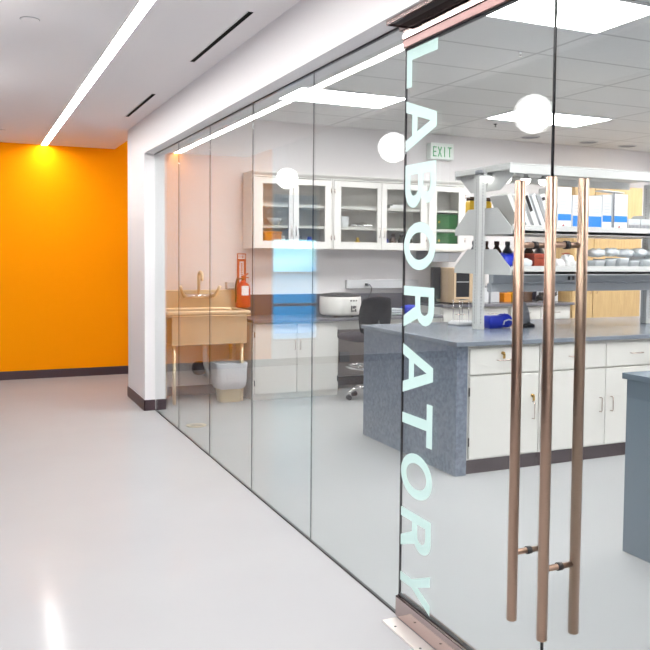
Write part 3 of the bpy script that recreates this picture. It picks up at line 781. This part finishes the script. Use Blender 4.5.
for k in range(3):
    a = .3+2*PI*k/3
    b.tube([(cx_+.025*math.cos(a), cy_+.025*math.sin(a), .34), (cx_+.23*math.cos(a), cy_+.23*math.sin(a), .34)], .008, 8)
b.lathe((cx_, cy_, .32), [(.034, 0), (.034, .04)], 18)
add('foot_ring', b, 'chrome', t)
for k in range(5):
    a = math.radians(178+72*k)
    e = (cx_+.22*math.cos(a), cy_+.22*math.sin(a))
    l = add('base_leg', B().tube([(cx_+.02*math.cos(a), cy_+.02*math.sin(a), .13), (cx_+.16*math.cos(a), cy_+.16*math.sin(a), .115), (e[0], e[1], .075), (e[0], e[1], .05)], [.024, .019, .014, .009], 10), 'chrome', t)
    w = Vector((-math.sin(a), math.cos(a), 0))
    b = B()
    for s in (-1, 1):
        p = Vector((e[0], e[1], .026)) + w*.014*s
        b.tube([p-w*.008, p+w*.008], .026, 16)
    add('caster', b, 'blackp', l)

# ------------------------------------------------------------------ island
IY0, IY1 = 4.650, 6.08
single('island_end_panel', B().box(2.985, 3.073, IY0, IY1, 0, .888), 'stone', 'mottled grey end panel closing the island facing the glass wall', 'end panel', bevel=.003)
single('island_worktop', B().box(2.968, 6.60, 4.628, 6.10, .889, .921), 'top', 'long grey worktop of the island under the reagent rack', 'worktop', bevel=.003)
t1 = base_cabinet('island_cabinet', 'white island cabinet with brass locks next to the grey end panel', 3.076, 3.684, 4.645, 5.34, .885,
    [(3.090, 3.668, 3.618, 3.084)], [(3.090, 3.668, 3.362)], 'white cabinets of the island', ndoor_handle_z=(.355, .475))
ch = [c for c in t1.children if c.name.startswith('drawer')][0]
def lock(p, parent):
    b = B().tube([(p[0], 4.645, p[2]), (p[0], 4.628, p[2])], .012, 14).box(p[0]-.007, p[0]+.010, 4.622, 4.6275, p[2]-.036, p[2]-.004).ring((p[0], 4.625, p[2]-.004), .008, .002, 14, 6, 'x')
    add('lock', b, 'brass', parent)
lock((3.352, 0, .832), ch)
lock((3.612, 0, .520), [c for c in t1.children if c.name.startswith('door')][0])
t2 = base_cabinet('island_cabinet', 'white island cabinet with two drawers over two doors behind the door pulls', 3.690, 4.880, 4.645, 5.34, .885,
    [(3.704, 4.282, 4.232, 3.698), (4.288, 4.866, 4.338, 4.872)], [(3.704, 4.282, 3.99), (4.288, 4.866, 4.575)], 'white cabinets of the island', ndoor_handle_z=(.36, .465))
dup(t2, (1.196, 0, 0), 'white island cabinet with two drawers at the far right end of the island', 'white cabinets of the island')
for k in range(3):
    x0 = 3.076+k*1.14
    single('rear_cabinet', B().box(x0, x0+1.13, 5.36, 6.03, .10, .885).box(x0, x0+1.13, 5.36, 6.0, 0, .10).box(x0+.02, x0+.56, 6.03, 6.05, .12, .87).box(x0+.57, x0+1.11, 6.03, 6.05, .12, .87), 'cab', ('plain white cabinet back of the island behind the grey end panel', 'plain white cabinet back of the island in its middle', 'plain white cabinet back of the island at its far end')[k], 'cabinet', 'rear cabinets of the island', .003)
# near island
t = thing('near_island', 'grey end of a second island at the right edge behind the glass door', 'island', (4.5, 2.4, 0))
add('end_panel', B().box(3.022, 3.10, 1.65, 3.125, 0, .885), 'plain', t, bevel=.003)
add('worktop', B().box(3.008, 6.2, 1.63, 3.145, .886, .918), 'plain', t, bevel=.003)
add('cabinet_body', B().box(3.10, 6.2, 1.68, 3.10, .1, .885).box(3.10, 6.2, 1.72, 3.06, 0, .1), 'cab', t)

# reagent rack
PX0, PX1, PY = 3.636, 5.44, 5.42
t = thing('reagent_rack', 'white double sided reagent rack standing along the island', 'rack', (4.5, PY, .922))
def post(x0, x1):
    p = add('post', B().box(x0, x1, PY-.035, PY+.035, .922, 2.14), 'rack', t, bevel=.003)
    b = B()
    for k in range(46): b.box((x0+x1)/2-.004, (x0+x1)/2+.004, PY-.0356, PY-.035, .97+k*.025, .982+k*.025).box(x0-.0006, x0, PY-.004, PY+.004, .97+k*.025, .982+k*.025)
    add('slots', b, 'grey', p)
post(PX0, PX0+.07); post(PX1-.03, PX1+.04)
for z, ztop, nm in ((1.70, .175, 'a'), (1.39, .165, 'b')):
    s = add('shelf', B().box(3.70, 5.46, 5.03, 5.81, z-.025, z).box(3.70, 5.46, 5.03, 5.042, z-.028, z+.040).box(3.70, 5.46, 5.798, 5.81, z-.028, z+.040), 'rack', t, bevel=.002)
    for x in (3.694, 5.462):
        for sgn in (-1, 1):
            yy = [PY+sgn*v for v in (.037, .20, .39, .39, .037)]
            zz = [z+ztop, z+ztop, z+.02, z-.03, z-.03]
            add('end_bracket', B().prism(list(zip(yy, zz)), 'x', x-.004, x+.002), 'rack', s)
cn = add('canopy', B().box(3.66, 5.55, 5.02, 5.78, 2.185, 2.20).box(3.66, 5.55, 5.02, 5.035, 2.125, 2.185).box(3.66, 5.55, 5.765, 5.78, 2.125, 2.185).box(3.66, 3.672, 5.035, 5.765, 2.150, 2.185), 'rack', t, bevel=.003)
add('underside', B().box(3.73, 5.43, 5.06, 5.31, 2.150, 2.183), 'beam', cn)
add('end_cap', B().prism([(5.04, 2.184), (5.76, 2.184), (5.76, 2.12), (5.62, 2.01), (5.22, 2.01), (5.04, 2.12)], 'x', 3.712, 3.722), 'rack', cn)
add('post_cap', B().lathe((3.671, PY, 2.141), [(.045, 0), (.045, .03), (.03, .038)], 16), 'grey', t)
bm_ = add('service_beam', B().box(3.70, 5.41, 5.27, 5.33, 1.29, 1.36).box(3.70, 5.41, 5.29, 5.35, 1.222, 1.29), 'beam', t, bevel=.004)
add('socket', B().box(4.435, 4.455, 5.2655, 5.27, 1.315, 1.345).box(4.48, 4.50, 5.2655, 5.27, 1.315, 1.345), 'dark', bm_)
for k, x in enumerate((3.669, 3.862, 4.050, 4.225)):  # glowing domes stand in for lamps reflected in the glass
    o = thing('mirrored_lamp', ('leftmost', 'second from left', 'third from left', 'rightmost')[k]+' of the four glowing white domes standing in for lamp reflections', 'lamp reflection', (x, 5.345, 2.09), 'domes standing in for lamp reflections')
    add('dome', B().lathe((x, 5.345, 2.075), [(.008, 0), (.024, .006), (.037, .022), (.042, .045)], 22), 'lamp_reflection', o)
    add('cap', B().lathe((x, 5.345, 2.12), [(.044, 0), (.044, .008), (.018, .014), (.012, .063)], 22), 'lgrey', o)
# far lamp / white tube not rebuilt

# shelf 1 contents
Z1 = 1.7015
BN = ['cream binder leaning at the left end of the upper rack shelf', 'white binder second in the leaning row on the upper rack shelf', 'white binder with a black spine panel leaning third in the row',
      'white binder leaning fourth in the row, behind the left door pull', 'white binder with a small black tag leaning last in the row']
for k in range(5):
    w, h, dp = .045, .295, .235
    lean = math.radians((-27, -27, -25, -25, -22)[k])
    xb = 3.812+.074*k      # bottom left corner
    y = 5.075+.004*k
    c = Vector((xb, y+dp/2, Z1)); R = Euler((0, lean, 0)).to_matrix()
    # rest on the lower-left corner
    off = R @ Vector((w/2, 0, h/2))
    ctr = Vector((xb, y+dp/2, Z1+math.sin(-lean)*0)) + Vector((off.x, 0, off.z))
    low = min((R @ Vector((sx*w/2, 0, -h/2))).z for sx in (-1, 1)); ctr.z = Z1-low
    o = thing('binder', BN[k], 'binder', (xb, y, Z1), 'binders leaning on the upper rack shelf')
    add('cover', B().rbox(ctr, (w, dp, h), (0, lean, 0)), ('wcab', 'paper', 'paper', 'card', 'paper')[k], o, bevel=.003)
    add('pages', B().rbox(ctr+R @ Vector((0, .003, 0)), (w-.010, dp, h-.014), (0, lean, 0)), 'paper', o)
    if k in (2, 4):
        add('spine_label', B().rbox(ctr+R @ Vector((-.004, -dp/2-.001, (.07, 0, .07, 0, .11)[k])), (w*.62, .002, (0, 0, .13, 0, .025)[k]), (0, lean, 0)), 'dark', o)
    elif k < 4:
        add('spine_line', B().rbox(ctr+R @ Vector((.016, -dp/2-.001, 0)), (.004, .002, h*.9), (0, lean, 0)), 'dark' if k == 3 else 'grey', o)
for k, (a, c_, y, h, lab) in enumerate(((4.160, 4.295, 5.08, .345, 'tallest narrow white carton with a blue band, on the upper rack shelf'),
                                   (4.307, 4.455, 5.08, .285, 'white carton with a solid blue lower block, left of the right door pull'),
                                   (4.460, 4.600, 5.08, .285, 'white carton with a solid blue lower block, right of the right door pull'),
                                   (4.608, 4.705, 5.08, .300, 'white carton with a blue band standing just left of the dark vertical bar'),
                                   (4.720, 4.872, 5.08, .310, 'white carton with a blue band at the right end of the carton row'))):
    o = thing('carton', lab, 'carton', ((a+c_)/2, y+.12, Z1), 'white and blue cartons on the upper rack shelf')
    add('box', B().box(a, c_, y, y+.24, Z1, Z1+h), 'card', o, bevel=.002)
    if k in (1, 2): add('blue_block', B().box(a+.004, c_-.002, y-.0015, y, Z1+.035, Z1+.125), 'blue', o)
    else: add('blue_band', B().box(a+.004, c_-.004, y-.0015, y, Z1+.085, Z1+.135), 'blue', o)
    b = B()
    for j in range(4): b.box(a+.015, c_-.02, y-.001, y, Z1+.155+j*.024, Z1+.160+j*.024)
    add('print_lines', b, 'lgrey', o)
    if k in (0, 4): add('seal_dot', B().tube([((a+c_)/2-.01, y, Z1+.045), ((a+c_)/2-.01, y-.0015, Z1+.045)], .008, 12), 'red', o)
single('flat_lid', B().rbox((4.735, 5.14, Z1+.330), (.22, .10, .008), (0, .05, 0)), 'paper', 'thin white lid lying on top of the rightmost cartons', 'lid')
single('metal_rod_stand', B().box(4.7095, 4.7165, 5.062, 5.069, Z1, Z1+.320).box(4.698, 4.728, 5.050, 5.078, Z1, Z1+.005), 'grey', 'thin dark upright rod between the two right cartons', 'rod')
for k, x in enumerate((4.885, 5.02)):
    o = thing('tip_rack', ('left', 'right')[k]+' of the two grey ribbed tip racks at the right of the cartons', 'tip rack', (x+.06, 5.15, Z1), 'grey tip racks on the upper rack shelf')
    add('box', B().box(x, x+.125, 5.08, 5.20, Z1, Z1+.075), 'lgrey', o, bevel=.003)
    b = B()
    for j in range(8): b.box(x+.008+j*.0145, x+.014+j*.0145, 5.078, 5.080, Z1+.006, Z1+.066)
    add('ribs', b, 'grey', o)
    add('lid', B().box(x-.002, x+.127, 5.078, 5.202, Z1+.075, Z1+.115), 'clearp', o, bevel=.003)
for k, (x, y) in enumerate(((3.775, 5.70), (3.915, 5.70))):
    o = thing('yellow_bottle', ('square yellow bottle with a dark cap seen left of the rack post', 'square yellow bottle with a dark cap seen right of the rack post')[k], 'bottle', (x, y, Z1), 'yellow bottles on the rear of the rack')
    add('body', rloft(B(), (x, y, Z1), [(.036, .036, .01, 0), (.038, .038, .01, .01), (.038, .038, .01, .24), (.03, .03, .01, .255)]), 'yellow', o)
    add('cap', rloft(B(), (x, y, Z1), [(.034, .034, .012, .255), (.034, .034, .012, .285)]), 'brown', o)
# shelf 2 contents
Z2 = 1.3915
single('blue_bag', B().blob((3.82, 5.25, Z2+.066), (.105, .10, .07), 14, .05, 2, .8, .92), 'dblue', 'dark blue plastic bag at the left end of the lower rack shelf', 'bag')
single('ice_pack', B().blob((3.84, 5.09, Z2+.058), (.085, .034, .038), 12, .06, 9, .8, .9), 'clearp', 'pale shiny pouch in front of the dark blue bag', 'pouch')
o = thing('red_box', 'red brown box on the lower rack shelf between two door pulls', 'box', (4.05, 5.2, Z2))
add('box', B().box(3.96, 4.15, 5.10, 5.26, Z2, Z2+.10), 'redbrown', o, bevel=.004)
add('lid', B().box(3.955, 4.155, 5.095, 5.265, Z2+.10, Z2+.135), 'redbrown', o, bevel=.004)
for k, (x, y, z, s, lab) in enumerate(((4.215, 5.13, .045, (.05, .05, .05), 'left'), (4.325, 5.15, .062, (.052, .06, .068), 'middle'), (4.435, 5.13, .04, (.05, .05, .045), 'right'))):
    single('glove_bag', B().blob((x, y, Z2+z), s, 14, .07, 20+k, .9, .9), 'paper', lab+' crumpled white glove bag on the lower rack shelf behind the middle pull', 'bag', 'crumpled white bags on the lower rack shelf')
single('tubing_coil', B().ring((4.24, 5.08, Z2+.135), .025, .004, 20, 6).ring((4.27, 5.09, Z2+.139), .022, .004, 20, 6), 'redbrown', 'small red brown tubing rings on the white glove bags', 'tubing')
rnd = random.Random(5)
for k in range(6):
    x = 4.60+.125*k
    single('plastic_tray', rloft(B(), (x, 5.16+.01*(k % 2), Z2), [(.045, .07, .012, 0), (.055, .085, .02, .075+.01*(k % 3)), (.060, .09, .02, .085+.01*(k % 3)), (.05, .08, .02, .085+.01*(k % 3)), (.04, .065, .012, .01)]), 'clearp',
        ('leftmost', 'second', 'third', 'fourth', 'fifth', 'rightmost')[k]+' in the row of cloudy plastic tubs on the lower rack shelf', 'tub', 'cloudy plastic tubs on the lower rack shelf')
for k in range(5):
    x = 4.63+.15*k
    single('sample_bag', B().blob((x, 5.165, Z2+.145+.006*(k % 2)), (.066, .075, .036), 12, .07, 40+k, .9, .95), 'clearp',
        ('leftmost', 'second', 'middle', 'fourth', 'rightmost')[k]+' crumpled clear bag lying on the plastic tubs', 'bag', 'crumpled clear bags on the tubs')
# rear side of the lower shelves: brown bottles
for k in range(7):
    x = 3.80+.11*k
    single('brown_bottle', B().lathe((x, 5.68, Z2), [(.04, 0), (.043, .006), (.043, .15), (.018, .19), (.018, .205), (.022, .206), (.022, .235)], 18), 'brown' if k % 3 else 'grey',
        ('leftmost', 'second', 'third', 'fourth', 'fifth', 'sixth', 'rightmost')[k]+' bottle in the rear row of the lower rack shelf', 'bottle', 'bottles at the rear of the lower rack shelf')

# island top contents
IZ = .9225
o = thing('blue_box', 'bright blue plastic box with pale clip on the island beside the rack post', 'box', (3.90, 5.45, IZ))
add('box', rloft(B(), (3.845, 5.46, IZ), [(.062, .045, .012, 0), (.066, .05, .014, .095), (.060, .045, .012, .10)]), 'dblue', o)
add('bag', B().blob((3.945, 5.455, IZ+.055), (.068, .05, .058), 14, .05, 6, .8, .9), 'dblue', o)
add('clip', B().tube([(3.895, 5.39, IZ+.03), (3.90, 5.385, IZ+.06), (3.94, 5.385, IZ+.072), (3.99, 5.385, IZ+.06), (3.99, 5.385, IZ+.02)], .006, 8), 'clearp', o)
o = thing('desk_microscope', 'grey tapered bench instrument on the island between two door pulls', 'instrument', (4.15, 5.47, IZ))
add('base', rloft(B(), (4.15, 5.47, IZ), [(.075, .07, .02, 0), (.075, .07, .02, .02), (.06, .055, .02, .03)]), 'blackp', o)
add('body', rloft(B(), (4.15, 5.48, IZ+.03), [(.055, .05, .02, 0), (.045, .04, .02, .10), (.025, .025, .015, .16), (.015, .015, .01, .175)]), 'grey', o)
o.name = 'bench_instrument'
o = thing('balance', 'small lab balance with thin glass draft shield left of the rack post', 'balance', (3.80, 5.80, IZ))
add('base', rloft(B(), (3.80, 5.80, IZ), [(.12, .09, .02, 0), (.125, .095, .02, .012), (.10, .08, .02, .032)]), 'lgrey', o)
b = B()
for x in (3.71, 3.80):
    for y in (5.75, 5.85): b.tube([(x, y, IZ+.03), (x, y, IZ+.21)], .0035, 6)
b.box(3.706, 3.804, 5.746, 5.854, IZ+.21, IZ+.215)
add('shield_frame', b, 'chrome', o)
o = thing('wash_bottle', 'slim clear bottle with a yellow cap behind the blue box', 'bottle', (3.98, 5.86, IZ))
add('body', B().lathe((3.98, 5.86, IZ), [(.02, 0), (.022, .006), (.022, .10), (.008, .13), (.006, .16)], 16), 'clearp', o)
add('cap', B().lathe((3.98, 5.86, IZ+.155), [(.020, 0), (.022, .006), (.022, .048), (.018, .05)], 16), 'yellow', o)
# back bench clutter seen under the rack
BZ = .9495
cl = [('supply_box', 5.55, 8.18, .16, .16, .17, 'card', 'white supply box on the back bench right of the oven'),
      ('supply_box', 5.74, 8.20, .13, .15, .20, 'lgrey', 'grey supply box on the back bench, second right of the oven'),
      ('supply_box', 5.90, 8.15, .10, .12, .11, 'amber', 'orange box on the back bench seen between two door pulls'),
      ('supply_box', 6.03, 8.15, .11, .12, .15, 'yellow', 'yellow box on the back bench seen between two door pulls'),
      ('supply_box', 6.20, 8.20, .18, .16, .12, 'brown', 'low dark brown box on the back bench'),
      ('supply_box', 6.62, 8.25, .18, .2, .24, 'card', 'white carton on the back bench next to the wooden cupboard')]
for nm, x, y, w, d_, h, m, lab in cl:
    o = thing(nm, lab, 'box', (x, y, BZ), 'boxes on the back bench')
    add('box', B().box(x-w/2, x+w/2, y-d_/2, y+d_/2, BZ, BZ+h*.8), m, o, bevel=.004)
    add('lid', B().box(x-w/2-.003, x+w/2+.003, y-d_/2-.003, y+d_/2+.003, BZ+h*.8, BZ+h), m, o, bevel=.003)
pts = []
for k in range(90):
    a = k*.42
    pts.append((6.44+(.12+.03*math.sin(k*.37))*math.cos(a), 8.04+(.08+.02*math.cos(k*.53))*math.sin(a), BZ+.010+.0011*k+.012*math.sin(k*.9)**2))
single('cable_coil', B().tube(pts, .008, 7), 'dark', 'tangled heap of dark tubing on the back bench left of the wooden cupboard', 'tubing')

# wooden cupboard and things at the right
t = thing('wooden_cupboard', 'tall maple cupboard with two doors at the right of the lab back wall', 'cupboard', (7.35, 8.2, 0))
add('body', B().box(6.80, 7.93, 8.02, 8.48, .0, 2.40), 'wood', t)
for a, c_, hx in ((6.81, 7.13, 7.09), (7.14, 7.92, 7.19)):
    for z0, z1, hz in ((.10, 1.30, 1.05), (1.31, 2.39, 1.5)):
        d = add('door', B().box(a, c_, 8.0, 8.019, z0, z1), 'wood', t, bevel=.003)
        add('handle', bar_handle(B(), (hx, 8.0, hz), (hx, 8.0, hz+.1), .026), 'ss', d)
o = thing('paper_towel_box', 'pale dispenser box fixed beside the wooden cupboard near the right edge', 'dispenser', (8.1, 8.4, 0))
add('cabinet', B().box(7.96, 8.45, 8.05, 8.48, 0, 2.0), 'lgrey', o, bevel=.005)
add('slot', B().box(8.05, 8.15, 8.045, 8.05, 1.0, 1.3), 'dark', o)
o.name = 'equipment_column'; o['label'] = 'tall pale grey equipment cabinet right of the wooden cupboard'; o['category'] = 'cabinet'

# ------------------------------------------------------------------ world, camera, view
w = bpy.data.worlds.new('sky'); bpy.context.scene.world = w; w.use_nodes = True
nt = w.node_tree; nt.nodes.clear()
ow = nt.nodes.new('ShaderNodeOutputWorld'); bg = nt.nodes.new('ShaderNodeBackground')
tc = nt.nodes.new('ShaderNodeTexCoord'); nz = nt.nodes.new('ShaderNodeTexNoise'); nz.inputs['Scale'].default_value = 7
mp = nt.nodes.new('ShaderNodeMapping'); mp.inputs['Scale'].default_value = (1, 1, 3)
rp = nt.nodes.new('ShaderNodeValToRGB')
rp.color_ramp.elements[0].position = .40; rp.color_ramp.elements[0].color = (.05, .50, 1., 1)
rp.color_ramp.elements[1].position = .62; rp.color_ramp.elements[1].color = (.45, .90, 1., 1)
nt.links.new(tc.outputs['Generated'], mp.inputs[0]); nt.links.new(mp.outputs[0], nz.inputs[0])
nt.links.new(nz.outputs['Fac'], rp.inputs[0]); nt.links.new(rp.outputs[0], bg.inputs[0])
bg.inputs[1].default_value = 3.2
nt.links.new(bg.outputs[0], ow.inputs[0])

f, yaw, pitch, roll, cyy, cxx = 815.428949, .435792657, -.0494105964, .00981629886, 295.316304, 347.499438
cy, sy, cp, sp_ = math.cos(yaw), math.sin(yaw), math.cos(pitch), math.sin(pitch)
fw = Vector((sy*cp, cy*cp, sp_)); r0 = Vector((cy, -sy, 0)); u0 = r0.cross(fw)
rt = math.cos(roll)*r0 + math.sin(roll)*u0; up = -math.sin(roll)*r0 + math.cos(roll)*u0
cam = bpy.data.cameras.new('camera'); co = bpy.data.objects.new('camera', cam); C.objects.link(co)
M = Matrix((( rt.x, up.x, -fw.x, 0), (rt.y, up.y, -fw.y, 0), (rt.z, up.z, -fw.z, 1.5), (0, 0, 0, 1)))
co.matrix_world = M
cam.sensor_width = 36; cam.lens = f/650*36; cam.sensor_fit = 'HORIZONTAL'
cam.shift_x = (325-cxx)/650; cam.shift_y = (cyy-325)/650
cam.clip_start = .05
S = bpy.context.scene
S.camera = co
S.view_settings.view_transform = 'Standard'; S.view_settings.look = 'None'
S.view_settings.gamma = 1; S.view_settings.use_curve_mapping = False
S.view_settings.exposure = 0.55
S.cycles.max_bounces = 12; S.cycles.transparent_max_bounces = 24; S.cycles.glossy_bounces = 6; S.cycles.diffuse_bounces = 6
S.cycles.sample_clamp_indirect = 6
